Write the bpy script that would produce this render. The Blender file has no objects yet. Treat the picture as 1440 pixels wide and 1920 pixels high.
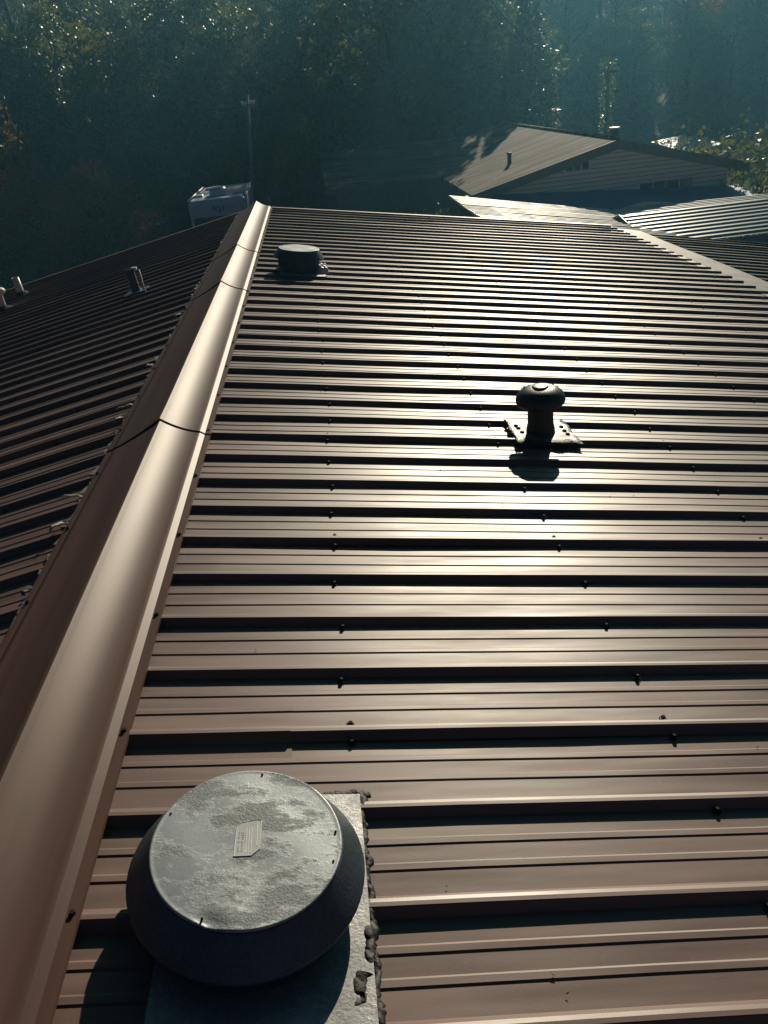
import bpy, bmesh, math, random
import numpy as np
from mathutils import Vector, Matrix

random.seed(7)
rng = np.random.default_rng(11)
scene = bpy.context.scene
col = scene.collection
R = math.radians

# ------------------------------------------------------------------ camera
PITCH, YAW, ROLL = 0.49562469, 0.03751952, -0.1134464
CAM = Vector((0.7797923, 0.0, 1.2315395))
cam_d = bpy.data.cameras.new('camera')
cam = bpy.data.objects.new('camera', cam_d)
col.objects.link(cam)
cp, sp, cy_, sy_ = math.cos(PITCH), math.sin(PITCH), math.cos(YAW), math.sin(YAW)
fwd = Vector((sy_ * cp, cy_ * cp, -sp))
rt = Vector((cy_, -sy_, 0))
up = rt.cross(fwd)
cr, sr = math.cos(ROLL), math.sin(ROLL)
rt2 = rt * cr + up * sr
up2 = up * cr - rt * sr
m = Matrix((rt2, up2, -fwd)).transposed().to_4x4()
m.translation = CAM
cam.matrix_world = m
cam_d.sensor_fit = 'AUTO'
cam_d.sensor_width = 36.0
cam_d.lens = 1468.724 * 36.0 / 1920.0
cam_d.clip_start = 0.05
cam_d.clip_end = 2000
scene.camera = cam

# ------------------------------------------------------------------ light
SUN_EL, SUN_AZ = R(23.6), R(20.0)      # azimuth from +Y towards +X
SUN_DIR = Vector((math.sin(SUN_AZ) * math.cos(SUN_EL), math.cos(SUN_AZ) * math.cos(SUN_EL), math.sin(SUN_EL)))
world = bpy.data.worlds.new('World')
scene.world = world
world.use_nodes = True
wn = world.node_tree
bg = wn.nodes['Background']
sky = wn.nodes.new('ShaderNodeTexSky')
sky.sky_type = 'NISHITA'
sky.sun_disc = False
sky.sun_elevation = SUN_EL
sky.sun_rotation = SUN_AZ
sky.air_density = 0.10
sky.dust_density = 0.02
sky.ozone_density = 2.0
wn.links.new(sky.outputs['Color'], bg.inputs['Color'])
bg.inputs['Strength'].default_value = 0.05
sun_d = bpy.data.lights.new('sun', 'SUN')
sun_d.energy = 5.0
sun_d.angle = R(0.5)
sun_d.color = (1.0, 0.875, 0.68)
sun = bpy.data.objects.new('sun', sun_d)
col.objects.link(sun)
sun.rotation_euler = SUN_DIR.to_track_quat('Z', 'Y').to_euler()
sun.location = (10, 30, 30)
scene.view_settings.view_transform = 'Standard'
scene.view_settings.look = 'None'
scene.view_settings.gamma = 1.0
scene.view_settings.use_curve_mapping = False
scene.view_settings.exposure = -0.05
scene.render.engine = 'CYCLES'
scene.cycles.max_bounces = 6
scene.cycles.volume_bounces = 0
scene.cycles.transparent_max_bounces = 6

# ------------------------------------------------------------------ helpers
def tag(o, label=None, cat=None, group=None, kind=None):
    if label: o['label'] = label
    if cat: o['category'] = cat
    if group: o['group'] = group
    if kind: o['kind'] = kind
    return o

def thing(name, loc, label, cat, group=None):
    o = bpy.data.objects.new(name, None)
    col.objects.link(o)
    o.location = loc
    o.empty_display_size = 0.2
    return tag(o, label, cat, group)

def wloc(o):
    v = Vector((0, 0, 0))
    while o is not None:
        v += o.location
        o = o.parent
    return v

class MB:
    """collects vertices and faces in world coordinates"""
    def __init__(s):
        s.v = []; s.f = []; s.smooth = []
    def add(s, vs, fs, smooth=False):
        b = len(s.v)
        s.v += [tuple(p) for p in vs]
        for f in fs:
            s.f.append(tuple(i + b for i in f)); s.smooth.append(smooth)
        return s
    def box(s, c, d, M=None):
        x, y, z = d[0] / 2, d[1] / 2, d[2] / 2
        vs = [Vector((sx * x, sy * y, sz * z)) for sx in (-1, 1) for sy in (-1, 1) for sz in (-1, 1)]
        if M is not None: vs = [M @ p for p in vs]
        vs = [p + Vector(c) for p in vs]
        return s.add(vs, [(0, 1, 3, 2), (4, 6, 7, 5), (0, 4, 5, 1), (2, 3, 7, 6), (0, 2, 6, 4), (1, 5, 7, 3)])
    def cbox(s, lo, hi, ch=0.01):
        """box with chamfered vertical and top edges"""
        x0, y0, z0 = lo; x1, y1, z1 = hi
        def ring(i, z):
            return [(x0 + i + ch, y0 + i, z), (x1 - i - ch, y0 + i, z), (x1 - i, y0 + i + ch, z), (x1 - i, y1 - i - ch, z),
                    (x1 - i - ch, y1 - i, z), (x0 + i + ch, y1 - i, z), (x0 + i, y1 - i - ch, z), (x0 + i, y0 + i + ch, z)]
        vs = ring(0, z0) + ring(0, z1 - ch) + ring(ch, z1)
        fs = [tuple(reversed(range(8))), tuple(range(16, 24))]
        for k in (0, 8):
            for i in range(8):
                j = (i + 1) % 8
                fs.append((k + i, k + j, k + 8 + j, k + 8 + i))
        return s.add(vs, fs)
    def tube(s, pts, rad, n=8, cap=True, smooth=True):
        pts = [Vector(p) for p in pts]
        rads = rad if isinstance(rad, (list, tuple)) else [rad] * len(pts)
        vs = []; fs = []
        ref = None
        for i, p in enumerate(pts):
            t = (pts[min(i + 1, len(pts) - 1)] - pts[max(i - 1, 0)]).normalized()
            if ref is None or abs(ref.dot(t)) > .95:
                ref = Vector((1, 0, 0)) if abs(t.x) < .8 else Vector((0, 1, 0))
            a = (ref - t * ref.dot(t)).normalized(); b = t.cross(a); ref = a
            for k in range(n):
                q = 2 * math.pi * k / n
                vs.append(p + (a * math.cos(q) + b * math.sin(q)) * rads[i])
        for i in range(len(pts) - 1):
            for k in range(n):
                j = (k + 1) % n
                fs.append((i * n + k, i * n + j, (i + 1) * n + j, (i + 1) * n + k))
        s.add(vs, fs, smooth)
        if cap:
            b = len(s.v) - len(vs)
            s.f.append(tuple(b + k for k in reversed(range(n)))); s.smooth.append(False)
            s.f.append(tuple(b + (len(pts) - 1) * n + k for k in range(n))); s.smooth.append(False)
        return s
    def lathe(s, prof, M, n=48, smooth=True, fn=None):
        """prof: list of (r, h); M maps local (x, y, h) to world"""
        vs = []; fs = []
        for i, (r, h) in enumerate(prof):
            for k in range(n):
                q = 2 * math.pi * k / n
                p = Vector((r * math.cos(q), r * math.sin(q), h))
                if fn: p = fn(p)
                vs.append(M @ p)
        for i in range(len(prof) - 1):
            for k in range(n):
                j = (k + 1) % n
                fs.append((i * n + k, i * n + j, (i + 1) * n + j, (i + 1) * n + k))
        return s.add(vs, fs, smooth)
    def build(s, name, mat, parent=None, label=None):
        off = wloc(parent) if parent is not None else Vector((0, 0, 0))
        me = bpy.data.meshes.new(name)
        me.from_pydata([(a - off.x, b - off.y, c - off.z) for a, b, c in s.v], [], s.f)
        me.polygons.foreach_set('use_smooth', s.smooth)
        me.materials.append(mat)
        me.update()
        o = bpy.data.objects.new(name, me)
        col.objects.link(o)
        if parent is not None: o.parent = parent
        if label: o['label'] = label
        return o

def copy_obj(src, loc, parent=None, rot=None, scale=None):
    c = src.copy()
    col.objects.link(c)
    c.parent = parent
    c.location = loc
    if rot: c.rotation_euler = rot
    if scale: c.scale = scale
    return c

def frame(loc, n, yv=Vector((0, 1, 0))):
    """local frame: z = n, y ~ +Y"""
    n = n.normalized(); x = yv.cross(n).normalized(); y = n.cross(x)
    M = Matrix((x, y, n)).transposed().to_4x4(); M.translation = loc
    return M

# ------------------------------------------------------------------ materials
def mat_new(name):
    mt = bpy.data.materials.new(name); mt.use_nodes = True
    nt = mt.node_tree
    return mt, nt, nt.nodes['Principled BSDF']

def node(nt, t, **kw):
    n = nt.nodes.new(t)
    for k, v in kw.items(): setattr(n, k, v)
    return n

def noise(nt, scale, detail=4, vec=None, rough=0.55):
    n = node(nt, 'ShaderNodeTexNoise')
    n.inputs['Scale'].default_value = scale; n.inputs['Detail'].default_value = detail
    n.inputs['Roughness'].default_value = rough
    if vec is not None: nt.links.new(vec, n.inputs['Vector'])
    return n

def ramp(nt, src, stops):
    r = node(nt, 'ShaderNodeValToRGB')
    el = r.color_ramp.elements
    while len(el) < len(stops): el.new(0.5)
    for e, (p, c) in zip(el, stops):
        e.position = p; e.color = (*c, 1) if len(c) == 3 else c
    nt.links.new(src, r.inputs['Fac'])
    return r

def geo_pos(nt, scale=(1, 1, 1)):
    g = node(nt, 'ShaderNodeNewGeometry')
    mp = node(nt, 'ShaderNodeMapping')
    mp.inputs['Scale'].default_value = scale
    nt.links.new(g.outputs['Position'], mp.inputs['Vector'])
    return mp.outputs['Vector']

def mat_basic(name, c, rough=0.6, metal=0.0, var=0.25, nscale=8, bump=0.0, bscale=60, spec=0.5, stretch=(1, 1, 1)):
    mt, nt, b = mat_new(name)
    v = geo_pos(nt, stretch)
    n = noise(nt, nscale, 5, v)
    lo = tuple(x * (1 - var) for x in c); hi = tuple(min(1, x * (1 + var)) for x in c)
    r = ramp(nt, n.outputs['Fac'], [(0.3, lo), (0.7, hi)])
    nt.links.new(r.outputs['Color'], b.inputs['Base Color'])
    b.inputs['Roughness'].default_value = rough
    b.inputs['Metallic'].default_value = metal
    b.inputs['Specular IOR Level'].default_value = spec
    if bump:
        n2 = noise(nt, bscale, 4, v)
        bp = node(nt, 'ShaderNodeBump'); bp.inputs['Strength'].default_value = bump; bp.inputs['Distance'].default_value = 0.01
        nt.links.new(n2.outputs['Fac'], bp.inputs['Height'])
        nt.links.new(bp.outputs['Normal'], b.inputs['Normal'])
    return mt

def mat_roof(name, c, rough, dust=0.5, oil=0.22, spec=0.5, st=(0.6, 5.0, 0.6), coat=0.0, rvar=.08):
    """painted ribbed steel: faint streaks down the slope, dust, fine oil-canning"""
    mt, nt, b = mat_new(name)
    v1 = geo_pos(nt, st)
    v2 = geo_pos(nt, (1, 1, 1))
    a = noise(nt, 3.0, 6, v1)
    d = noise(nt, 260, 3, v2)
    r1 = ramp(nt, a.outputs['Fac'], [(0.30, tuple(x * .76 for x in c)), (0.70, tuple(x * 1.22 for x in c))])
    speck = noise(nt, 38, 6, v2, 0.7)
    r2 = ramp(nt, speck.outputs['Fac'], [(0.60, (0, 0, 0)), (0.76, (dust, dust, dust))])
    mx = node(nt, 'ShaderNodeMixRGB'); mx.blend_type = 'MIX'
    nt.links.new(r2.outputs['Color'], mx.inputs['Fac'])
    nt.links.new(r1.outputs['Color'], mx.inputs['Color1'])
    mx.inputs['Color2'].default_value = (c[0] * 1.5, c[1] * 1.55, c[2] * 1.6, 1)
    # small rust-red scuffs
    sc = noise(nt, 9, 8, v2, 0.75)
    r3 = ramp(nt, sc.outputs['Fac'], [(0.71, (0, 0, 0)), (0.78, (.5, .5, .5))])
    mx2 = node(nt, 'ShaderNodeMixRGB')
    nt.links.new(r3.outputs['Color'], mx2.inputs['Fac'])
    nt.links.new(mx.outputs['Color'], mx2.inputs['Color1'])
    mx2.inputs['Color2'].default_value = (.09, .045, .035, 1)
    oi = node(nt, 'ShaderNodeObjectInfo')
    rt_n = ramp(nt, oi.outputs['Random'], [(0.0, (.86, .87, .88)), (0.5, (1, 1, 1)), (1.0, (1.10, 1.07, 1.05))])
    mt2 = node(nt, 'ShaderNodeMixRGB'); mt2.blend_type = 'MULTIPLY'; mt2.inputs['Fac'].default_value = 1
    nt.links.new(mx2.outputs['Color'], mt2.inputs['Color1']); nt.links.new(rt_n.outputs['Color'], mt2.inputs['Color2'])
    nt.links.new(mt2.outputs['Color'], b.inputs['Base Color'])
    rr = ramp(nt, a.outputs['Fac'], [(0.3, (rough - rvar,) * 3), (0.7, (rough + rvar,) * 3)])
    nt.links.new(rr.outputs['Color'], b.inputs['Roughness'])
    b.inputs['Specular IOR Level'].default_value = spec
    b.inputs['Coat Weight'].default_value = coat; b.inputs['Coat Roughness'].default_value = .30
    oiln = noise(nt, 2.6, 2, geo_pos(nt, (0.5, 3.0, 0.5)))
    b1 = node(nt, 'ShaderNodeBump'); b1.inputs['Strength'].default_value = oil; b1.inputs['Distance'].default_value = 0.02
    nt.links.new(oiln.outputs['Fac'], b1.inputs['Height'])
    b2 = node(nt, 'ShaderNodeBump'); b2.inputs['Strength'].default_value = 0.06; b2.inputs['Distance'].default_value = 0.002
    nt.links.new(d.outputs['Fac'], b2.inputs['Height'])
    nt.links.new(b1.outputs['Normal'], b2.inputs['Normal'])
    nt.links.new(b2.outputs['Normal'], b.inputs['Normal'])
    return mt

def mat_galv(name, c, rough, metal, patch=0.5, pscale=9.0):
    """weathered galvanised steel with dark frosty patches"""
    mt, nt, b = mat_new(name)
    v = geo_pos(nt)
    big = noise(nt, pscale, 8, v, 0.68)
    fine = noise(nt, 140, 4, v, 0.7)
    r1 = ramp(nt, big.outputs['Fac'], [(0.40, tuple(x * (1 - patch) for x in c)), (0.47, tuple(x * .86 for x in c)), (0.56, c), (0.8, tuple(min(1, x * 1.12) for x in c))])
    r2 = ramp(nt, fine.outputs['Fac'], [(0.35, (.72, .72, .72)), (0.7, (1.15, 1.15, 1.15))])
    mx = node(nt, 'ShaderNodeMixRGB'); mx.blend_type = 'MULTIPLY'; mx.inputs['Fac'].default_value = 1
    nt.links.new(r1.outputs['Color'], mx.inputs['Color1']); nt.links.new(r2.outputs['Color'], mx.inputs['Color2'])
    nt.links.new(mx.outputs['Color'], b.inputs['Base Color'])
    b.inputs['Metallic'].default_value = metal
    rr = ramp(nt, big.outputs['Fac'], [(0.35, (rough + .15,) * 3), (0.6, (rough,) * 3)])
    nt.links.new(rr.outputs['Color'], b.inputs['Roughness'])
    bp = node(nt, 'ShaderNodeBump'); bp.inputs['Strength'].default_value = 0.35; bp.inputs['Distance'].default_value = 0.003
    nt.links.new(fine.outputs['Fac'], bp.inputs['Height'])
    nt.links.new(bp.outputs['Normal'], b.inputs['Normal'])
    return mt

def mat_lid():
    mt, nt, b = mat_new('weathered_lid_metal')
    v = geo_pos(nt)
    big = noise(nt, 6.5, 14, geo_pos(nt, (.8, 1.6, 1)), .70)
    mid = noise(nt, 30, 8, v, .75)
    fine = noise(nt, 210, 4, v, .7)
    vor = node(nt, 'ShaderNodeTexVoronoi'); vor.inputs['Scale'].default_value = 260
    nt.links.new(v, vor.inputs['Vector'])
    base = ramp(nt, mid.outputs['Fac'], [(.3, (.29, .325, .345)), (.5, (.335, .37, .39)), (.7, (.39, .42, .435))])
    crust = ramp(nt, fine.outputs['Fac'], [(.3, (.17, .19, .20)), (.55, (.25, .275, .285)), (.75, (.40, .43, .44))])
    mask = ramp(nt, big.outputs['Fac'], [(.43, (1, 1, 1)), (.455, (.6, .6, .6)), (.50, (.0, .0, .0))])
    mx = node(nt, 'ShaderNodeMixRGB')
    nt.links.new(mask.outputs['Color'], mx.inputs['Fac'])
    nt.links.new(base.outputs['Color'], mx.inputs['Color1']); nt.links.new(crust.outputs['Color'], mx.inputs['Color2'])
    spots = ramp(nt, mid.outputs['Fac'], [(.27, (.45, .46, .46)), (.33, (1, 1, 1))])
    mu = node(nt, 'ShaderNodeMixRGB'); mu.blend_type = 'MULTIPLY'; mu.inputs['Fac'].default_value = 1
    nt.links.new(mx.outputs['Color'], mu.inputs['Color1']); nt.links.new(spots.outputs['Color'], mu.inputs['Color2'])
    nt.links.new(mu.outputs['Color'], b.inputs['Base Color'])
    b.inputs['Metallic'].default_value = .45
    rr = ramp(nt, big.outputs['Fac'], [(.44, (.72,) * 3), (.5, (.41,) * 3)])
    nt.links.new(rr.outputs['Color'], b.inputs['Roughness'])
    hm = node(nt, 'ShaderNodeMath'); hm.operation = 'MULTIPLY'
    nt.links.new(vor.outputs['Distance'], hm.inputs[0]); nt.links.new(mask.outputs['Color'], hm.inputs[1])
    bp = node(nt, 'ShaderNodeBump'); bp.inputs['Strength'].default_value = .3; bp.inputs['Distance'].default_value = .002
    nt.links.new(hm.outputs[0], bp.inputs['Height'])
    b2 = node(nt, 'ShaderNodeBump'); b2.inputs['Strength'].default_value = .12; b2.inputs['Distance'].default_value = .002
    nt.links.new(fine.outputs['Fac'], b2.inputs['Height']); nt.links.new(bp.outputs['Normal'], b2.inputs['Normal'])
    nt.links.new(b2.outputs['Normal'], b.inputs['Normal'])
    return mt

def mat_leaf(name, c1, c2, rough=0.44, trans=0.36, spec=0.5):
    mt, nt, b = mat_new(name)
    oi = node(nt, 'ShaderNodeObjectInfo')
    n = noise(nt, 1.1, 3, geo_pos(nt))
    ad = node(nt, 'ShaderNodeMath'); ad.operation = 'ADD'
    nt.links.new(oi.outputs['Random'], ad.inputs[0]); nt.links.new(n.outputs['Fac'], ad.inputs[1])
    hf = node(nt, 'ShaderNodeMath'); hf.operation = 'MULTIPLY'; hf.inputs[1].default_value = 0.6
    nt.links.new(ad.outputs[0], hf.inputs[0])
    r = ramp(nt, hf.outputs[0], [(0.2, c1), (0.8, c2)])
    nt.links.new(r.outputs['Color'], b.inputs['Base Color'])
    b.inputs['Roughness'].default_value = rough
    b.inputs['Specular IOR Level'].default_value = spec
    tr = node(nt, 'ShaderNodeBsdfTranslucent')
    gm = node(nt, 'ShaderNodeMixRGB'); gm.blend_type = 'MULTIPLY'; gm.inputs['Fac'].default_value = 1; gm.inputs['Color2'].default_value = (2.6, 2.4, 1.6, 1)
    nt.links.new(r.outputs['Color'], gm.inputs['Color1']); nt.links.new(gm.outputs['Color'], tr.inputs['Color'])
    mx = node(nt, 'ShaderNodeMixShader'); mx.inputs['Fac'].default_value = trans
    out = nt.nodes['Material Output']
    nt.links.new(b.outputs[0], mx.inputs[1]); nt.links.new(tr.outputs[0], mx.inputs[2])
    nt.links.new(mx.outputs[0], out.inputs['Surface'])
    return mt

M_ROOF = mat_roof('brown_painted_steel', (0.140, 0.078, 0.061), 0.49, 0.7, spec=0.8, coat=0.0)
M_CAP = mat_roof('brown_painted_steel_cap', (0.105, 0.060, 0.047), 0.43, 0.3, oil=0.0, spec=0.13, rvar=.012, st=(5.0, 0.25, 5.0))
M_PORCH = mat_roof('dark_porch_steel', (0.022, 0.018, 0.017), 0.46)  # porch panels: darker base colour than the main slope
M_FLASH = mat_roof('transition_flashing_steel', (0.12, 0.105, 0.098), 0.5, 0.2)
M_SCREW = mat_basic('dark_screw', (0.014, 0.011, 0.010), 0.75, 0.0, spec=.2)
M_WALL = mat_basic('tan_wall', (0.25, 0.22, 0.18), 0.8)
M_LID = mat_lid()
M_HOOD = mat_galv('galvanised_hood', (0.075, 0.105, 0.135), 0.36, 0.35, 0.25, 6)
M_PLATE = mat_galv('galvanised_plate', (0.42, 0.43, 0.43), 0.42, 0.5, 0.3, 8)
M_TAR = mat_basic('black_roofing_tar', (0.020, 0.019, 0.019), 0.6, bump=0.4, bscale=70)
M_BLACK = mat_basic('black_vent_plastic', (0.022, 0.024, 0.026), 0.42, bump=0.15, bscale=120)
M_SEAL = mat_basic('white_sealant', (0.72, 0.70, 0.66), 0.5, bump=0.4, bscale=40)
M_PVC = mat_basic('pale_pipe', (0.55, 0.54, 0.50), 0.45)
M_STICKER = mat_basic('pale_foil_label', (0.46, 0.49, 0.48), 0.45, 0.3, 0.08, 60)
M_INK = mat_basic('label_print', (0.85, 0.88, 0.86), 0.6, 0.0, 0.05)
M_FOAM = mat_basic('grey_foam_strip', (0.10, 0.10, 0.10), 0.8, bump=0.6)
M_FOAML = mat_basic('bleached_foam_strip', (0.45, 0.42, 0.37), 0.8, bump=0.6)

# ------------------------------------------------------------------ ground and hillside
GZ = -4.7
def hill_z(x, y):
    t = max(0.0, y - 47.0 - 0.10 * max(0, x))
    z = GZ + 0.205 * t + 0.0003 * t * t
    z += 0.5 * math.sin(x * .13 + y * .07) * min(1, t / 10)
    return z

nx, ny = 90, 90
gx = np.linspace(-170, 190, nx); gy = np.linspace(-120, 150, ny)
gv = [(x, y, hill_z(x, y)) for y in gy for x in gx]
gf = [(j * nx + i, j * nx + i + 1, (j + 1) * nx + i + 1, (j + 1) * nx + i) for j in range(ny - 1) for i in range(nx - 1)]
g = MB(); g.add(gv, gf, True)
mg, nt, b = mat_new('dark_grass_ground')
v = geo_pos(nt)
n1 = noise(nt, 0.35, 6, v); n2 = noise(nt, 7, 6, v, .7)
r1 = ramp(nt, n1.outputs['Fac'], [(0.35, (0.035, 0.05, 0.018)), (0.55, (0.05, 0.06, 0.025)), (0.7, (0.09, 0.075, 0.05))])
r2 = ramp(nt, n2.outputs['Fac'], [(0.3, (.5, .5, .5)), (0.7, (1.3, 1.3, 1.3))])
mx = node(nt, 'ShaderNodeMixRGB'); mx.blend_type = 'MULTIPLY'; mx.inputs['Fac'].default_value = 1
nt.links.new(r1.outputs['Color'], mx.inputs['Color1']); nt.links.new(r2.outputs['Color'], mx.inputs['Color2'])
nt.links.new(mx.outputs['Color'], b.inputs['Base Color'])
b.inputs['Roughness'].default_value = 0.9
bp = node(nt, 'ShaderNodeBump'); bp.inputs['Strength'].default_value = 0.8; bp.inputs['Distance'].default_value = 0.1
nt.links.new(n2.outputs['Fac'], bp.inputs['Height']); nt.links.new(bp.outputs['Normal'], b.inputs['Normal'])
tag(g.build('ground', mg), kind='structure')

# ------------------------------------------------------------------ the metal-roofed house we stand on
AR, AL = 0.1610952, 0.190364          # slopes of the two roof planes
TR, TL = math.tan(AR), math.tan(AL)
S = 0.2286
PH_R, PH_L = 0.9339464, 2.0277895     # where a rib's near top edge stands
Y_END, Y_BEG = 11.0, -2.3
XR, XL = 4.74, 4.74
N_R = Vector((math.sin(AR), 0, math.cos(AR)))
N_L = Vector((-math.sin(AL), 0, math.cos(AL)))

house = thing('metal_roofed_house', (0, 4.4, GZ), 'house under the brown ribbed metal roof filling the foreground', 'house')
w = MB(); w.cbox((-4.45, Y_BEG + .3, GZ - .05), (4.45, Y_END - .3, -0.86), .02)
w.add([(-4.45, Y_END - .3, -.86), (4.45, Y_END - .3, -.80), (0, Y_END - .3, -.06)], [(0, 1, 2)])
w.build('wall', M_WALL, house)

def rib_profile(y0, n, last, lap=0.0014):
    """(y, height) points of a panel that starts at the rib whose near top edge is y0"""
    p = []
    for k in range(n):
        y = y0 + k * S; e = lap if k == 0 else 0
        p += [(y - .013 - e * 2, e), (y - .0012, .0198 + e), (y + .0008, .0212 + e), (y + .0095, .0212 + e), (y + .0185, .0190 + e), (y + .036, e * .6)]
        a, bb = y + .037, y + S - .013
        for fr in (0.335, 0.665):
            c = a + (bb - a) * fr
            p += [(c - .0105, 0), (c - .006, .0026), (c + .0065, .0026), (c + .0115, 0)]
    return p

def panel_mesh(prof, side, x0, x1, tan, seg, seed, z_off=0.0):
    r = random.Random(seed)
    ph = [r.uniform(0, 6.28) for _ in range(6)]
    mb = MB(); cols = len(prof)
    for i in range(seg + 1):
        x = x0 + (x1 - x0) * i / seg
        for (y, h) in prof:
            flat = 1.0 - min(1.0, h / .0225)
            wv = .0011 * math.sin(2.1 * x + ph[0] + 9 * y) * flat + .0009 * math.sin(5.3 * x + ph[1] + 4 * y)
            yy = y + .0016 * math.sin(1.3 * x + ph[2]) + .0009 * math.sin(4.1 * x + ph[3] + y * 3)
            mb.v.append((side * x, yy, -x * tan + z_off + h + wv))
    for i in range(seg):
        for j in range(cols - 1):
            a = i * cols + j
            f = (a, a + cols, a + cols + 1, a + 1)
            mb.f.append(f if side > 0 else f[::-1]); mb.smooth.append(False)
    return mb

screw_spots = {1: [], -1: []}
def roof_side(side, ph, tan, xlen, mat, parent, lap0, name='roof_panel', x0=0.02, z_off=0.0, purlins=(), seed0=0):
    n_min = math.ceil((Y_BEG - ph) / S); n_max = math.floor((Y_END - .04 - ph) / S)
    starts = [n for n in range(n_min - 4, n_max + 1) if (n - lap0) % 4 == 0 and n + 3 >= n_min]
    made = []
    for n in starts:
        cnt = min(4, n_max - n + 1)
        prof = rib_profile(ph + n * S, cnt, False)
        nxt = ph + (n + 4) * S - .014
        end = min(nxt, Y_END)
        prof = [q for q in prof if q[0] < end - .001] + [(end, 0)]
        pm = panel_mesh(prof, side, x0, xlen, tan, 16, seed0 + n, z_off)
        o = pm.build(name, mat, parent)
        made.append((n, cnt, o))
    return made

panels_r = roof_side(1, PH_R, TR, XR, M_ROOF, house, 2, seed0=100)
panels_l = roof_side(-1, PH_L, TL, XL, M_ROOF, house, 2, seed0=400)

# patch sheet lapped over one rib next to the near vent
pp = rib_profile(PH_R + 2 * S, 1, False, 0.0022)
pp = [(q[0], q[1] + .0022) for q in pp if q[0] < PH_R + 2 * S + .12]
pp = [(PH_R + 2 * S - .075, .0022)] + pp
panel_mesh(pp, 1, 0.10, 0.557, TR, 6, 5).build('patch_sheet', M_ROOF, house, 'short lapped sheet beside the ridge cap, behind the near round vent')

# rake trim along the far gable edge
for side, tan, xl in ((1, TR, XR), (-1, TL, XL)):
    t = MB()
    pr = [(Y_END - .05, .0245), (Y_END + .004, .0265), (Y_END + .012, .021), (Y_END + .012, -.10), (Y_END + .004, -.10)]
    for i in range(9):
        x = .02 + (xl - .02) * i / 8
        for (y, h) in pr: t.v.append((side * x, y, -x * tan + h))
    for i in range(8):
        for j in range(4):
            a = i * 5 + j; f = (a, a + 5, a + 6, a + 1)
            t.f.append(f if side > 0 else f[::-1]); t.smooth.append(False)
    t.build('rake_trim', M_ROOF, house)

# ridge cap, in lapped lengths
def cap_profile():
    pts = []
    RH = .0245
    # left flange -> step -> concave face -> apex -> concave face -> step -> flange
    zl = lambda x: -x * TL + RH
    zr = lambda x: -x * TR + RH
    apex = 0.087
    left = [(.254, zl(.254) - .006), (.2535, zl(.2535)), (.224, zl(.224) + .001), (.2235, zl(.2235) + .0035)]
    xs, zs = .2235, zl(.2235) + .0035
    L = []
    for i in range(1, 13):
        u = i / 12
        x = xs * (1 - u)
        s = u ** 1.55
        L.append((x, zs + (apex - zs) * (0.42 * u + 0.58 * s)))
    for x, z in left: pts.append((-x, z))
    for x, z in L: pts.append((-x, z))
    xe, ze = .152, zr(.171) + .0120
    for i in range(1, 13):
        u = 1 - i / 12
        x = xe * (1 - u)
        pts.append((x, ze + (apex - ze) * (0.30 * u + 0.70 * u ** 2.1)))
    pts += [(.171, zr(.171)), (.1935, zr(.1935)), (.1945, zr(.1945) - .007)]
    return pts
cap_pts = cap_profile()
seams = [-2.35, 0.28, 3.19, 6.00, 7.62, 11.02]
for k in range(5):
    y0, y1 = seams[k], seams[k + 1] + (.05 if k < 4 else 0)
    c = MB(); ns = 14
    rr = random.Random(k)
    pa = rr.uniform(0, 6)
    # the nearer length laps over the farther one: its far end is slightly raised
    for i in range(ns + 1):
        u = i / ns
        y = y0 + (y1 - y0) * u
        lift = .0035 * (1 - u) + .0004
        for (x, z) in cap_pts:
            wob = .0006 * math.sin(y * 1.1 + pa + x * 12) * (1 if abs(x) < .15 else .3)
            bow = .004 * max(0, 1 - u * 12) * (1 - abs(x) / .25)
            c.v.append((x * (1 + .006 * (1 - u)), y + (.010 * math.sin(abs(x) * 18) if i == 0 else 0), z + lift + wob + bow))
    w_ = len(cap_pts)
    for i in range(ns):
        for j in range(w_ - 1):
            a = i * w_ + j
            c.f.append((a, a + 1, a + w_ + 1, a + w_)); c.smooth.append(3 <= j <= 26 and j not in (15,))
    o = c.build('ridge_cap', M_CAP, house)
    # dark lap edge under the near end
    e = MB()
    for i, (x, z) in enumerate(cap_pts):
        e.v.append((x, y0 + .010 * math.sin(abs(x) * 18) + .0005, z + .0036)); e.v.append((x, y0 + .002 + .010 * math.sin(abs(x) * 18), z - .002))
    for i in range(w_ - 1): e.f.append((2 * i, 2 * i + 2, 2 * i + 3, 2 * i + 1)); e.smooth.append(False)
    if k > 0: e.build('lap_edge', M_SCREW, o)

# screws
scr = MB()
scr.lathe([(.0085, 0), (.0085, .0015), (.0062, .0022), (.0062, .0022)], Matrix.Identity(4), 10, False)
scr.lathe([(.0048, .002), (.0048, .0075), (.004, .0085), (.0001, .0085)], Matrix.Identity(4), 6, False)
screw_proto = scr.build('screw', M_SCREW)
screw_mesh = screw_proto.data
bpy.data.objects.remove(screw_proto)
def add_screw(p, n, parent, sc=1.0):
    o = bpy.data.objects.new('screw', screw_mesh); col.objects.link(o)
    o.parent = parent
    q = n.to_track_quat('Z', 'Y')
    o.rotation_mode = 'QUATERNION'; o.rotation_quaternion = q
    o.location = Vector(p) - wloc(parent); o.scale = (sc,) * 3
    return o
rs = random.Random(3)
n_scr = 0
purl = [0.694, 1.458, 2.235, 3.01, 3.79, 4.55]
rest = MB()
def rest_screw(p, n):
    M = frame(Vector(p), n)
    rest.lathe([(.0085, 0), (.0062, .002), (.0048, .002), (.0048, .008), (.0001, .008)], M, 6, False)
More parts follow.
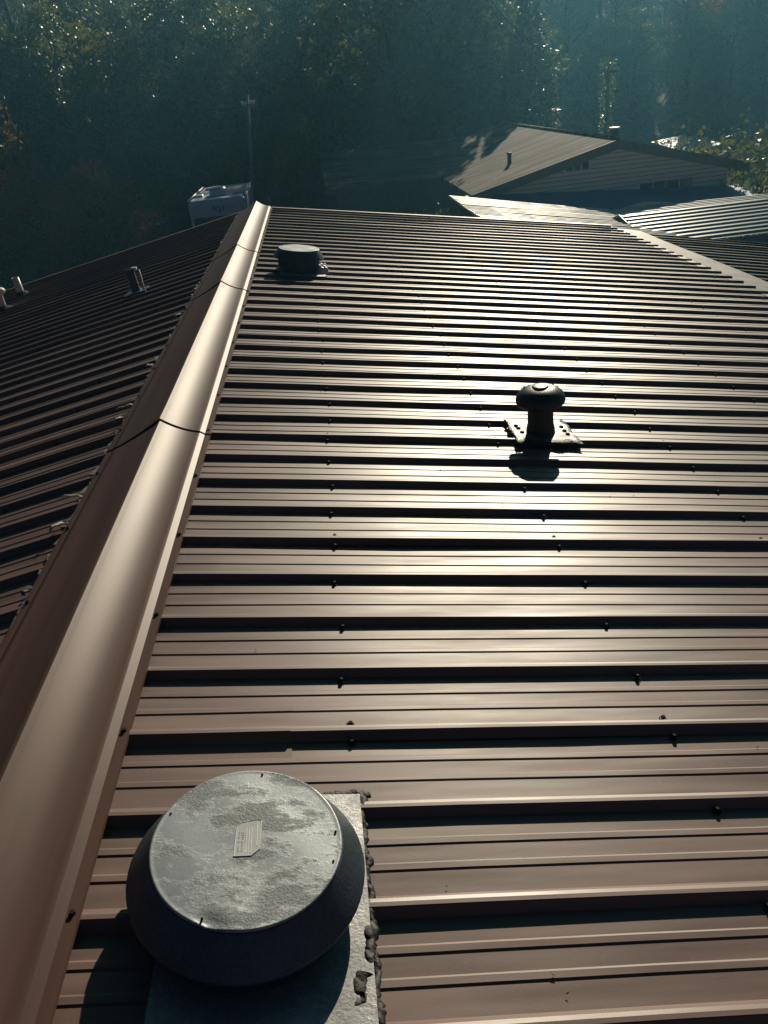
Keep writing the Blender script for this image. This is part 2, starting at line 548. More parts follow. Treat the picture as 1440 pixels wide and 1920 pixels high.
for (n0, cnt, o) in panels_r:
    for k in range(cnt):
        n = n0 + k; y = PH_R + n * S
        for px in purl:
            if y < .2: continue
            jit = rs.uniform(-.012, .012) + .010 * math.sin(n * .31 + px * 5); x = px + jit
            ys_ = [y - .024 + rs.uniform(-.004, .004)]
            if (n - 2) % 4 == 0: ys_.append(y + .043 + rs.uniform(-.003, .003))
            for yy in ys_:
                p = Vector((x, yy, -x * TR + .0022))
                if math.hypot(x - .4775, yy - .964) < .30 or math.hypot(x - 1.67, yy - 3.32) < .2: continue
                if n_scr < 285 and y < 9.5: add_screw(p, N_R, o, 1.15); n_scr += 1
                else: rest_screw(p, N_R)
for (n0, cnt, o) in panels_l:
    for k in range(cnt):
        n = n0 + k; y = PH_L + n * S
        for px in (0.62, 1.35, 2.1, 2.85, 3.6, 4.4):
            x = px + rs.uniform(-.012, .012); yy = y - .024
            rest_screw(Vector((-x, yy, -x * TL + .001)), N_L)
            if (n - 2) % 4 == 0: rest_screw(Vector((-x, y + .043, -x * TL + .001)), N_L)
# ridge-cap flange screws
for n in range(-4, 45, 1):
    if n % 2 == 0: rest_screw(Vector((.182, PH_R + n * S + .008, -.182 * TR + .0265)), N_R)
    if n % 2 == 1: rest_screw(Vector((-.238, PH_L + (n - 5) * S + .008, -.238 * TL + .0275)), N_L)
ro = rest.build('small_screws', M_SCREW, house)
ro['kind'] = 'stuff'

# closure strip under the left edge of the ridge cap: ragged foam showing between the ribs
rf = random.Random(9)
y = 0.6
while y < 10.9:
    h = rf.uniform(.006, .02)
    x = -.25 - rf.uniform(0, .016)
    fm = MB(); fm.box((x, y, -abs(x) * TL + h * .5 + .002), (rf.uniform(.008, .03), rf.uniform(.03, .10), h), Matrix.Rotation(rf.uniform(-.3, .3), 3, 'Z'))
    fm.build('closure_piece', M_FOAM, house)
    y += rf.uniform(.05, .16)

# loose scraps of closure strip curling out
def scrap(y, L, ang, lift, label, mat, wdt=.016, x0=-.262):
    mb = MB(); n = 7
    d = Vector((-math.cos(ang), math.sin(ang), 0))
    for i in range(n):
        u = i / (n - 1)
        p = Vector((x0, y, -abs(x0) * TL + .012)) + d * L * u
        p.z = -abs(p.x) * TL + .012 + lift * math.sin(u * 2.4) + .004 * math.sin(u * 9)
        sd = Vector((d.y, -d.x, .2)) * (wdt / 2) * (1 - .5 * u + .15 * math.sin(u * 7))
        for q in (p - sd, p + sd, p + sd + Vector((0, 0, .006)), p - sd + Vector((0, 0, .006))): mb.v.append(tuple(q))
    for i in range(n - 1):
        for j in range(4):
            a = i * 4 + j; bb = i * 4 + (j + 1) % 4
            mb.f.append((a, bb, bb + 4, a + 4)); mb.smooth.append(False)
    mb.f.append((3, 2, 1, 0)); mb.f.append(tuple((n - 1) * 4 + j for j in range(4))); mb.smooth += [False, False]
    o = mb.build('foam_scrap', mat)
    tag(o, label, 'foam scrap', 'torn foam scraps along the ridge cap')
scrap(2.56, .075, -1.0, .03, 'grey foam scrap standing up, lowest of the scraps along the ridge cap', M_FOAML)
scrap(2.78, .09, .25, .02, 'thin grey foam scrap pointing left, second lowest along the ridge cap', M_FOAML, .010)
scrap(3.60, .07, -1.1, .03, 'curled grey foam scrap just above the big cap joint', M_FOAML, .014)
scrap(3.80, .085, -.25, .012, 'long thin pale foam scrap above the big cap joint', M_FOAML, .009)
scrap(4.43, .055, .5, .016, 'small white foam scrap alone on the left slope by the cap', M_SEAL, .014)
scrap(5.62, .07, -.9, .02, 'grey foam scrap farthest up the left edge of the ridge cap', M_FOAML, .016)
scrap(2.15, .05, -1.3, .012, 'short dark foam scrap at the left frame edge under the cap', M_FOAM, .02)

# transition flashing and the lower porch roof
fl = MB()
zR = lambda x: -x * TR
PT = math.tan(R(10.6))
X2 = 5.12
z2 = zR(4.70) - (X2 - 4.70) * .22
pz = lambda x: z2 - .022 - (x - X2) * PT
pr = [(4.66, zR(4.66) + .003), (4.74, zR(4.74) + .004), (4.80, zR(4.80) - .002), (X2, z2), (X2 + .012, z2 - .022)]
for i in range(19):
    y = Y_BEG + (Y_END - .1 - Y_BEG) * i / 18
    for (x, z) in pr: fl.v.append((x + .004 * math.sin(y * 1.7), y, z + .003 * math.sin(y * 2.1 + x * 3)))
for i in range(18):
    for j in range(4):
        a = i * 5 + j; fl.f.append((a, a + 1, a + 6, a + 5)); fl.smooth.append(False)
fl.build('transition_flashing', M_FLASH, house)
def porch_panels():
    ph = PH_R + .09
    n_min = math.ceil((Y_BEG - ph) / S); n_max = math.floor((Y_END - .04 - ph) / S)
    for n in range(n_min - 3, n_max + 1):
        if n % 4: continue
        cnt = min(4, n_max - n + 1)
        prof = rib_profile(ph + n * S, cnt, False)
        end = min(ph + (n + 4) * S - .014, Y_END - .08)
        prof = [q for q in prof if q[0] < end - .001] + [(end, 0)]
        mb = panel_mesh(prof, 1, 0, 3.2, PT, 10, 700 + n)
        mb.v = [(x + X2 - .12, y, z + z2 - .045 + .12 * PT) for x, y, z in mb.v]
        o = mb.build('porch_roof_panel', M_PORCH, house)
porch_panels()
pw = MB(); pw.cbox((4.47, Y_BEG + .4, GZ - .05), (4.53, Y_END - .4, zR(4.5) - .12), .005)
pw.build('porch_wall', M_WALL, house)
for yy in (-1.5, 3.5, 8.0, 10.6):
    MB().cbox((7.85, yy - .06, GZ - .05), (7.97, yy + .06, pz(7.9) - .08), .006).build('porch_post', M_WALL, house)
MB().box((7.9, (Y_BEG + Y_END) / 2, pz(7.9) - .09), (.14, Y_END - Y_BEG - .5, .09)).build('porch_beam', M_WALL, house)

# ------------------------------------------------------------------ round roof vents
def tar_lumps(mb, pts, wdt, hgt, n_per=1, seed=1):
    """continuous lumpy bead along points, each with its own normal up"""
    r = random.Random(seed)
    segs = len(pts); ring = 7
    vs = []; fs = []
    for i, (p, nn) in enumerate(pts):
        p = Vector(p); a = Vector(pts[max(i - 1, 0)][0]); c = Vector(pts[min(i + 1, segs - 1)][0])
        t = (c - a).normalized(); sd = t.cross(nn).normalized()
        ph_ = seed * 1.7
        lum = .5 + .5 * math.sin(i * .5 + ph_) * math.sin(i * .23 + ph_ * 2)
        wv = wdt * (.6 + .4 * lum + r.uniform(-.12, .16)); hv = hgt * (.35 + .4 * lum + r.uniform(-.08, .12)); of = .3 * math.sin(i * .5 + ph_) * wdt
        for k in range(ring):
            q = math.pi * k / (ring - 1)
            vs.append(p + sd * (math.cos(q) * wv + of) + nn * (math.sin(q) * hv * r.uniform(.85, 1.12) - .002))
    for i in range(segs - 1):
        for k in range(ring - 1):
            fs.append((i * ring + k, i * ring + k + 1, (i + 1) * ring + k + 1, (i + 1) * ring + k))
    mb.add(vs, fs, True)

def line_pts(a, b, n, nn, jit, seed):
    r = random.Random(seed); out = []
    for i in range(n):
        u = i / (n - 1)
        p = Vector(a).lerp(Vector(b), u) + Vector((r.uniform(-jit, jit), r.uniform(-jit, jit), 0))
        p.z = -p.x * TR + .004 + .012 * max(0, math.sin((p.y - PH_R) / S * 2 * math.pi + 1.2)) ** 4
        out.append((p, nn))
    return out

def round_vent(loc, label, seed, near, dz=0.0):
    t = thing('round_roof_vent', loc, label, 'roof vent', 'round galvanised roof vents')
    M = frame(Vector(loc), N_R)
    # square flashing plate
    p = MB()
    s = .222
    hs = .0245
    p.lathe([], M)
    pl = []
    N = 8
    for i in range(N + 1):
        for j in range(N + 1):
            x, y = -.15 + (i / N) * (s + .15), -s - .05 + (j / N) * (2 * s + .05)
            pl.append(M @ Vector((x, y, hs + .0008 * math.sin(j * 1.3 + seed) * (abs(x) / s) ** 2)))
    p.add(pl, [(i * (N + 1) + j, (i + 1) * (N + 1) + j, (i + 1) * (N + 1) + j + 1, i * (N + 1) + j + 1) for i in range(N) for j in range(N)])
    ed = [M @ Vector(q) for q in ((-.15, -s - .05, hs), (s, -s - .05, hs), (s, s, hs), (-.15, s, hs), (-.15, -s - .05, hs - .004), (s, -s - .05, hs - .004), (s, s, hs - .004), (-.15, s, hs - .004))]
    p.add(ed, [(0, 1, 5, 4), (1, 2, 6, 5), (2, 3, 7, 6), (3, 0, 4, 7)])
    p.build('flashing_plate', M_PLATE, t)
    # neck
    k = MB(); k.lathe([(.192, hs), (.178, hs + .006), (.171, .04), (.168, .08 + dz)], M, 56)
    k.build('neck', M_HOOD, t)
    # vent screen slots in the neck
    sl = MB()
    for i in range(36):
        q = 2 * math.pi * i / 36
        c = M @ Vector((.171 * math.cos(q), .171 * math.sin(q), .053 + dz * .6))
        sl.box(c, (.004, .009, .026 + dz * .5), M.to_3x3() @ Matrix.Rotation(q, 3, 'Z'))
    tag(sl.build('screen', M_BLACK, t), kind='stuff')
    MH = M @ Matrix.Translation((0, 0, dz))
    # hood: crisp cone, thin rolled rim, flat underside
    h = MB()
    h.lathe([(.155, .078), (.205, .074), (.2115, .0755)], MH, 72)
    h.lathe([(.2115, .0755), (.2140, .0785), (.2140, .0840), (.2125, .0865)], MH, 72)
    h.lathe([(.2125, .0865), (.1925, .1160), (.1725, .1455)], MH, 72)
    h.lathe([(.1725, .1455), (.1715, .1480), (.166, .1480)], MH, 72)
    ho = h.build('hood', M_HOOD, t)
    # lid: polar sheet, slightly dished, with a dent at the near rim
    rx, ry = (-.050, -.151)
    def dent(pt):
        d = math.hypot(pt.x - rx, pt.y - ry)
        z = pt.z - .006 * math.exp(-(d / .014) ** 2) + .003 * math.exp(-(math.hypot(pt.x - rx - .03, pt.y - ry - .004) / .02) ** 2) if near else pt.z
        z += .0012 * math.sin(pt.x * 31) * math.sin(pt.y * 27 + 1)
        return Vector((pt.x, pt.y, z))
    pr = [(.1695, .1465), (.170, .1515), (.169, .1532), (.167, .1536), (.165, .1532)]
    pr += [(.165 * (1 - i / 24) + .0003,   .1532 + .0016 * (i / 24)) for i in range(1, 25)]
    l = MB(); l.lathe(pr, MH, 72, True, dent)
    lid = l.build('lid', M_LID, t)
    r = random.Random(seed)
    # lid rivets
    for q in (1.45, .1, -.3, 2.7, 4.3):
        rv = MB(); rv.lathe([(.0022, .152), (.002, .1555), (.0001, .1558)], MH @ Matrix.Translation((.159 * math.cos(q), .159 * math.sin(q), 0)), 8)
        rv.build('rivet', M_SCREW, lid)
    # tar around the plate
    tb = MB()
    def ed_pts(a, b, n, sd):
        out = []; rr = random.Random(sd)
        for i in range(n):
            u = i / (n - 1); q = Vector(a).lerp(Vector(b), u)
            q += Vector((rr.uniform(-.003, .003), rr.uniform(-.003, .003), 0)); q.z = hs - .008 + q.z * 2
            out.append((M @ q, N_R))
        return out
    if near:
        tar_lumps(tb, ed_pts((s + .003, -s - .06, 0), (s + .003, s + .01, 0), 90, 1), .010, .010, seed=2)
        tar_lumps(tb, ed_pts((s - .07, s + .006, 0), (s + .02, s + .006, 0), 14, 3), .012, .009, seed=4)
        tar_lumps(tb, ed_pts((-.15, s + .004, 0), (s - .07, s + .004, 0), 30, 6), .009, .010, seed=8)
        
        tar_lumps(tb, ed_pts((s - .004, -.08, .004), (s - .004, -.15, .004), 16, 7), .010, .006, seed=31)
        tar_lumps(tb, ed_pts((s - .016, -.17, .004), (s - .030, -s, .004), 14, 8), .018, .007, seed=33)
        tb.build('tar_seal', M_TAR, t)
    else:
        tar_lumps(tb, ed_pts((s, -s, 0), (s, s, 0), 26, 1), .012, .012, seed=12)
        tar_lumps(tb, ed_pts((s + .05, .05, 0), (s + .02, .09, 0), 6, 1), .02, .012, seed=13)
        tb.build('tar_seal', M_TAR, t)
        sb = MB()
        for (cx, cy, rr_) in ((s - .035, .06, .036), (s - .005, .065, .026), (s - .05, -.01, .032), (s - .015, -.02, .040), (s - .035, -.10, .044), (s, -.095, .030)):
            sb.lathe([(rr_, hs - .004), (rr_ * .95, hs + .024), (rr_ * .6, hs + .042), (.0005, hs + .048)], M @ Matrix.Translation((cx, cy, 0)), 12, True,
                     lambda v: v + Vector((.004 * math.sin(v.y * 210), .004 * math.sin(v.x * 190), 0)))
        sb.build('sealant_blobs', M_SEAL, t)
    return t, M, lid

vent1, MV1, lid1 = round_vent((.482, .978, -.482 * TR), 'large round galvanised vent in the near foreground with worn lid', 1, True)
vent2, MV2, lid2 = round_vent((.546, 6.92, -.546 * TR), 'far round vent beside the ridge cap with white sealant blobs', 2, False, .045)

# foil label on the near lid
def lid_z(x, y): return .1546 + .0012 * math.sin(x * 31) * math.sin(y * 27 + 1)
stk = [(-.022, -.030), (.008, -.030), (.0225, -.016), (.0225, .046), (.002, .045), (-.014, .042), (-.0195, .036), (-.021, .028)]
sm = MB()
sm.add([MV1 @ Vector((x, y, lid_z(x, y) + .0006)) for x, y in stk], [tuple(range(len(stk)))])
sm.add([MV1 @ Vector((x, y, lid_z(x, y) + d)) for d in (.0006, -.0005) for x, y in stk], [(i, (i + 1) % 8, 8 + (i + 1) % 8, 8 + i) for i in range(8)])
sticker = sm.build('label_sticker', M_STICKER, lid1)
bd = MB()
bd.tube([MV1 @ Vector((x, y, lid_z(x, y) + .0006)) for x, y in stk + stk[:1]], .0009, 5, False)
bd.build('sticker_border', M_INK, lid1)
def text_mesh(txt, size, x, y, M, parent, name):
    cu = bpy.data.curves.new(name, 'FONT'); cu.body = txt; cu.size = size; cu.extrude = .0002; cu.align_x = 'LEFT'
    to = bpy.data.objects.new(name, cu); col.objects.link(to)
    bpy.context.view_layer.update()
    me = bpy.data.meshes.new_from_object(to)
    bpy.data.objects.remove(to)
    off = wloc(parent)
    for vv in me.vertices:
        a, c = vv.co.x, vv.co.y         # text runs up the picture (+Y), lines step to +X
        px, py = x - c, y + a
        vv.co = (M @ Vector((px, py, lid_z(px, py) + .0009 + vv.co.z))) - off
    me.materials.clear(); me.materials.append(M_INK)
    o = bpy.data.objects.new(name, me); col.objects.link(o); o.parent = parent
    return o
text_mesh('RIVER VENTCO', .0062, -.0135, -.021, MV1, lid1, 'sticker_text')
text_mesh('PRODUCTS INC', .0062, -.0070, -.021, MV1, lid1, 'sticker_text')
lm = MB()
for i, (x, y0, y1) in enumerate(((-.002, -.024, .03), (.0025, -.024, .026), (.007, -.026, .03), (.0165, -.010, .034))):
    c = MV1 @ Vector((x, (y0 + y1) / 2, lid_z(x, (y0 + y1) / 2) + .0008))
    lm.box(c, (.0012, y1 - y0, .0005), MV1.to_3x3())
lm.build('sticker_lines', M_INK, lid1)

# ------------------------------------------------------------------ mushroom pipe vent
pb = Vector((1.672, 3.318, -1.672 * TR))
mv = thing('mushroom_pipe_vent', pb, 'black mushroom-capped pipe vent in the middle of the right slope', 'pipe vent')
MP = Matrix.Translation(pb)
MR = frame(pb, N_R)
pl = MB()
hx, hy_ = .140, .138
vs = []
for i in range(7):
    for j in range(7):
        x, y = (i / 6 - .5) * 2 * hx, (j / 6 - .5) * 2 * hy_
        vs.append(MR @ Vector((x, y, .0275 + .001 * math.sin(i * 3 + j * 2))))
pl.add(vs, [(i * 7 + j, (i + 1) * 7 + j, (i + 1) * 7 + j + 1, i * 7 + j + 1) for i in range(6) for j in range(6)])
pl.build('flashing_plate', M_FLASH, mv)
tb = MB()
def rect_pts(a, b, n, sd, jt=.006):
    out = []; rr = random.Random(sd)
    for i in range(n):
        q = Vector(a).lerp(Vector(b), i / (n - 1)) + Vector((rr.uniform(-jt, jt), rr.uniform(-jt, jt), 0))
        out.append((MR @ q, N_R))
    return out
z0 = .023
tar_lumps(tb, rect_pts((-hx, -hy_, z0), (-hx, hy_, z0), 26, 1), .009, .012, seed=21)
tar_lumps(tb, rect_pts((hx, -hy_, z0), (hx, hy_, z0), 26, 2), .015, .014, seed=22)
tar_lumps(tb, rect_pts((-hx - .01, -hy_ + .012, z0 + .002), (hx + .01, -hy_ + .012, z0 + .002), 40, 3, .003), .026, .012, seed=23)
tar_lumps(tb, rect_pts((-hx, hy_, z0), (hx, hy_, z0), 26, 4), .006, .006, seed=24)
tar_lumps(tb, rect_pts((hx - .05, -hy_ + .03, z0), (hx, -hy_ + .06, z0), 8, 5), .010, .012, seed=25)
tar_lumps(tb, rect_pts((-hx + .045, -hy_ + .01, z0), (-hx + .01, -hy_ + .09, z0), 10, 6), .008, .010, seed=26)
tar_lumps(tb, [(MR @ Vector((.072 * math.cos(q), .072 * math.sin(q), .018)), N_R) for q in [k * .27 for k in range(25)]], .012, .014, seed=27)
tb.build('tar_seal', M_TAR, mv)
for (x, y) in ((-hx + .03, .05), (-hx + .035, .02), (-hx + .04, -.03), (hx - .03, .05), (hx - .03, 0.0), (hx - .026, -.04)):
    rv = MB(); rv.lathe([(.011, .027), (.010, .032), (.005, .035), (.0003, .035)], MR @ Matrix.Translation((x, y, 0)), 9)
    rv.build('screw_dab', M_TAR, mv)
mp_ = MB(); mp_.lathe([(.070, -.01), (.066, .03), (.062, .055), (.059, .07), (.059, .19)], MP, 32)
mp_.build('pipe', M_BLACK, mv)
cpm = MB(); cpm.lathe([(.058, .168), (.090, .160), (.104, .163), (.111, .172), (.1125, .184), (.110, .198), (.102, .213), (.088, .226), (.066, .236), (.040, .241), (.036, .241), (.034, .2465), (.030, .2475), (.0005, .2478)], MP, 48)
capo = cpm.build('cap', M_BLACK, mv)
for q in (.5, 1.35, 2.5, 4.35):
    rv = MB(); rv.lathe([(.0055, .228), (.0055, .236), (.0005, .237)], MP @ Matrix.Translation((.078 * math.cos(q), .078 * math.sin(q), 0)), 8)
    rv.build('cap_screw', M_SCREW, capo)

# ------------------------------------------------------------------ small vents on the left slope
def left_pt(x, y, h=0): return Vector((x, y, x * TL + h))
jb = left_pt(-.93, 7.32)
jv = thing('flue_vent', jb, 'short dark flue vent with white cap on the left slope', 'flue vent')
q = MB(); q.box(jb + Vector((0, 0, .012)), (.20, .20, .02), Matrix.Rotation(AL, 3, 'Y').inverted()); q.build('base_flashing', M_HOOD, jv)
q = MB(); q.lathe([(.050, 0), (.044, .03), (.038, .05), (.038, .20)], Matrix.Translation(jb) @ Matrix.Rotation(R(-5), 4, 'Y'), 20); q.build('pipe', M_HOOD, jv)
q = MB(); q.lathe([(.038, .185), (.043, .187), (.044, .202), (.036, .210), (.0005, .214)], Matrix.Translation(jb) @ Matrix.Rotation(R(-5), 4, 'Y'), 20); q.build('cap', M_HOOD, jv)
q = MB(); q.box(jb + Vector((.02, .02, .213)), (.045, .045, .018)); q.build('bracket', M_SEAL, jv)
q = MB(); q.tube([jb + Vector((.062, .0, .2)), jb + Vector((.068, 0, .04)), jb + Vector((.12, .01, .018)), jb + Vector((.19, .03, .02))], .008, 6); q.build('strap', M_PVC, jv)
kb = left_pt(-2.93, 10.02)
kv = thing('pale_stack_pipe', kb, 'pale open-topped stack pipe near the far left edge of the left slope', 'pipe')
q = MB(); q.lathe([(.048, 0), (.044, .03), (.043, .22), (.037, .22), (.037, .18)], Matrix.Translation(kb) @ Matrix.Rotation(R(-4), 4, 'Y'), 16); q.build('pipe', M_PVC, kv)
q = MB(); q.lathe([(.11, .012), (.09, .022), (.055, .05), (.046, .055)], Matrix.Translation(kb) @ Matrix.Rotation(-AL, 4, 'Y'), 16); q.build('boot', M_BLACK, kv)
lb = left_pt(-2.86, 9.18)
lv = thing('capped_stack_pipe', lb, 'white capped stack pipe at the left frame edge on the left slope', 'pipe')
q = MB(); q.lathe([(.040, 0), (.036, .03), (.035, .2)], Matrix.Translation(lb), 16); q.build('pipe', M_PVC, lv)
q = MB(); q.lathe([(.045, .17), (.075, .20), (.078, .225), (.06, .245), (.0005, .25)], Matrix.Translation(lb), 16); q.build('cap', M_SEAL, lv)
q = MB(); q.lathe([(.11, .012), (.09, .022), (.050, .05), (.040, .055)], Matrix.Translation(lb) @ Matrix.Rotation(-AL, 4, 'Y'), 16); q.build('boot', M_BLACK, lv)

# scattered bits of leaf and grit lying on the panels
db = MB(); rd = random.Random(77)
for k in range(40):
    y = .75 + 7.5 * rd.random() ** 1.8; x = .3 + rd.random() * (1.2 + .35 * y)
    ph_ = ((y - PH_R) / S) % 1.0
    if ph_ < .2 or ph_ > .9: continue
    a = rd.uniform(0, 3.14); L = rd.uniform(.002, .007); W = L * rd.uniform(.2, .6)
    c = Vector((x, y, -x * TR + .0045)); d = Vector((math.cos(a), math.sin(a), -math.cos(a) * TR)); e = Vector((-math.sin(a), math.cos(a), math.sin(a) * TR + .2))
    db.add([c - d * L, c + e * W, c + d * L + Vector((0, 0, .003)), c - e * W], [(0, 1, 2), (0, 2, 3)])
tag(db.build('roof_debris', mat_basic('dry_leaf_bits', (.22, .17, .11), .8, var=.6, nscale=30)), 'small dry leaf bits scattered on the right roof slope', 'debris', kind='stuff')

# ------------------------------------------------------------------ neighbour house behind
def mat_shingle():
    mt, nt, b = mat_new('asphalt_shingles')
    v = geo_pos(nt)
    n1 = noise(nt, 1.2, 8, geo_pos(nt, (0.3, 2.6, 1)), .68); n2 = noise(nt, 40, 4, v, .7)
    r1 = ramp(nt, n1.outputs['Fac'], [(0.38, (.06, .048, .039)), (0.5, (.15, .12, .098)), (0.62, (.29, .24, .20))])
    r2 = ramp(nt, n2.outputs['Fac'], [(0.3, (.6, .6, .6)), (0.7, (1.2, 1.2, 1.2))])
    mx = node(nt, 'ShaderNodeMixRGB'); mx.blend_type = 'MULTIPLY'; mx.inputs['Fac'].default_value = 1
    nt.links.new(r1.outputs['Color'], mx.inputs['Color1']); nt.links.new(r2.outputs['Color'], mx.inputs['Color2'])
    nt.links.new(mx.outputs['Color'], b.inputs['Base Color'])
    b.inputs['Roughness'].default_value = .85; b.inputs['Specular IOR Level'].default_value = .12
    wv = node(nt, 'ShaderNodeTexWave'); wv.wave_type = 'BANDS'; wv.bands_direction = 'X'; wv.wave_profile = 'SAW'
    wv.inputs['Scale'].default_value = 1.1; wv.inputs['Distortion'].default_value = .4
    nt.links.new(v, wv.inputs['Vector'])
    bp = node(nt, 'ShaderNodeBump'); bp.inputs['Strength'].default_value = .5; bp.inputs['Distance'].default_value = .02
    nt.links.new(wv.outputs['Color'], bp.inputs['Height']); nt.links.new(bp.outputs['Normal'], b.inputs['Normal'])
    return mt
M_SHING = mat_shingle()
M_SIDING = mat_basic('pale_siding', (.82, .77, .67), .6, var=.08, nscale=3, stretch=(.3, 1, 4))
M_TRIM = mat_basic('dark_fascia', (.11, .10, .09), .6)
M_GLASS = mat_basic('window_glass', (.03, .035, .04), .08, spec=.8, var=.1)
M_WHITE = mat_basic('white_paint', (.75, .75, .72), .45, var=.08)
M_BLUE = mat_basic('blue_sheet_roof', (.06, .20, .55), .6, var=.15)
GY, GX0, GXP, GX1 = 25.0, 5.44, 9.9, 14.05
EZ, PZ = -1.93, -.864
nb = thing('neighbour_house', (9.75, 31, GZ), 'shingled gable house with pale siding standing behind the metal roof', 'house')
# main roof slabs
def slab(mb, quad, th):
    q = [Vector(p) for p in quad]; d = Vector((0, 0, -th))
    mb.add(q + [p + d for p in q], [(0, 1, 2, 3), (7, 6, 5, 4), (0, 4, 5, 1), (1, 5, 6, 2), (2, 6, 7, 3), (3, 7, 4, 0)])
YB = 41.0
q = MB(); slab(q, [(GX0, GY, EZ), (GXP, GY, PZ), (GXP, YB, PZ), (GX0, YB, EZ)], .14)
roofL = q.build('roof_slope', M_SHING, nb)
q = MB(); slab(q, [(GXP, GY, PZ), (GX1, GY, EZ), (GX1, YB, EZ), (GXP, YB, PZ)], .14)
roofR = q.build('roof_slope', M_SHING, nb)
q = MB(); q.tube([(GXP, GY - .02, PZ + .02), (GXP, YB, PZ + .02)], .06, 6); q.build('ridge_shingles', M_SHING, nb)
for a, bb in (((GX0, GY - .02, EZ), (GXP, GY - .02, PZ)), ((GXP, GY - .02, PZ), (GX1, GY - .02, EZ))):
    A, Bv = Vector(a), Vector(bb)
    q = MB(); q.add([A + Vector((0, 0, .012)), Bv + Vector((0, 0, .012)), Bv + Vector((0, 0, -.26)), A + Vector((0, 0, -.26)),
                     A + Vector((0, .04, .012)), Bv + Vector((0, .04, .012)), Bv + Vector((0, .04, -.26)), A + Vector((0, .04, -.26))],
                    [(3, 2, 1, 0), (4, 5, 6, 7), (0, 1, 5, 4), (2, 3, 7, 6), (1, 2, 6, 5), (0, 4, 7, 3)])
    q.build('fascia', M_TRIM, nb)
# cross wing to the left
q = MB(); slab(q, [(1.15, 31.0, -1.90), (6.6, 31.0, -1.90), (9.2, 36.2, -.98), (1.15, 36.2, -.98)], .14); q.build('roof_slope', M_SHING, nb)
q = MB(); slab(q, [(1.15, 36.2, -.98), (9.2, 36.2, -.98), (6.6, 41.4, -1.90), (1.15, 41.4, -1.90)], .14); q.build('roof_slope', M_SHING, nb)
q = MB(); q.cbox((1.5, 31.5, GZ - .05), (6.2, 41.0, -2.06), .02); q.add([(1.5, 31.5, -2.06), (1.5, 41, -2.06), (1.5, 36.2, -1.14)], [(0, 1, 2)])
q.build('wing_wall', mat_basic('dark_wing_wall', (.10, .10, .10), .8), nb)
q = MB(); q.box((3.6, 30.98, -2.0), (5.0, .04, .16)); q.build('fascia', M_TRIM, nb)
# walls: dark body as painted shade in the board gaps, then gable siding boards
q = MB(); q.cbox((5.95, GY + .5, GZ - .05), (13.6, YB - .4, EZ - .1), .02)
q.add([(5.95, GY + .5, EZ - .1), (13.6, GY + .5, EZ - .1), (9.85, GY + .5, PZ - .2)], [(0, 1, 2)])
q.build('wall', M_TRIM, nb)
z = -2.62; bh = .125
def edge_x(z):
    zz = z + .20
    lx = GX0 + (GXP - GX0) * max(0, (zz - EZ) / (PZ - EZ)); rx = GX1 - (GX1 - GXP) * max(0, (zz - EZ) / (PZ - EZ))
    return max(lx, 5.95), min(rx, 13.6)
while z < PZ - .26:
    zt = bh - .024
    x0, x1 = edge_x(z + zt)
    if x1 - x0 < .2: break
    bx0, bx1 = edge_x(z)
    yb = GY + .5
    q = MB()
    q.add([(bx0, yb - .060, z), (bx1, yb - .060, z), (x1, yb - .010, z + zt), (x0, yb - .010, z + zt), (bx0, yb - .004, z), (bx1, yb - .004, z)],
          [(0, 1, 2, 3), (4, 5, 1, 0)])
    q.build('siding_board', M_SIDING, nb)
    z += bh
# blue lean-to roof against the gable wall
q = MB(); slab(q, [(5.3, 23.06, -2.42), (13.9, 23.06, -2.86), (13.9, GY + .42, -2.60), (5.3, GY + .42, -1.96)], .06); q.build('lean_to_roof', M_BLUE, nb, 'dark blue lean-to roof under the pale gable')
# windows in the gable
def window(x0, x1, z0, z1, panes):
    y = GY + .44
    f = MB()
    for (lo, hi) in (((x0, z0), (x1, z0 + .035)), ((x0, z1 - .035), (x1, z1)), ((x0, z0 + .035), (x0 + .04, z1 - .035)), ((x1 - .04, z0 + .035), (x1, z1 - .035))):
        f.box(((lo[0] + hi[0]) / 2, y, (lo[1] + hi[1]) / 2), (hi[0] - lo[0], .06, hi[1] - lo[1]))
    fo = f.build('window', M_WHITE, nb)
    wd = (x1 - x0 - .08) / panes
    for i in range(panes):
        a = x0 + .04 + i * wd
        p = MB(); p.box((a + wd / 2, y + .01, (z0 + z1) / 2), (wd - .03, .02, z1 - z0 - .075)); p.build('pane', M_GLASS, fo)
        if i: s_ = MB(); s_.box((a, y - .003, (z0 + z1) / 2), (.03, .05, z1 - z0 - .075)); s_.build('mullion', M_WHITE, fo)
window(8.40, 9.20, -1.66, -1.36, 3)
window(10.75, 12.5, -2.52, -2.17, 4)
# roof pipe and capped chimney
q = MB(); q.lathe([(.07, -.1), (.07, .28), (.09, .29), (.09, .34), (.0005, .35)], Matrix.Translation((7.35, 28.2, EZ + (7.35 - GX0) * (PZ - EZ) / (GXP - GX0))), 12)
q.build('roof_pipe', M_HOOD, nb)
q = MB(); q.cbox((10.44, 27.05, -1.3), (10.62, 27.23, -.72), .01); chim = q.build('chimney', M_TRIM, nb)
q = MB(); q.cbox((10.38, 26.99, -.715), (10.68, 27.29, -.66), .015); q.build('chimney_cap', M_WHITE, chim)

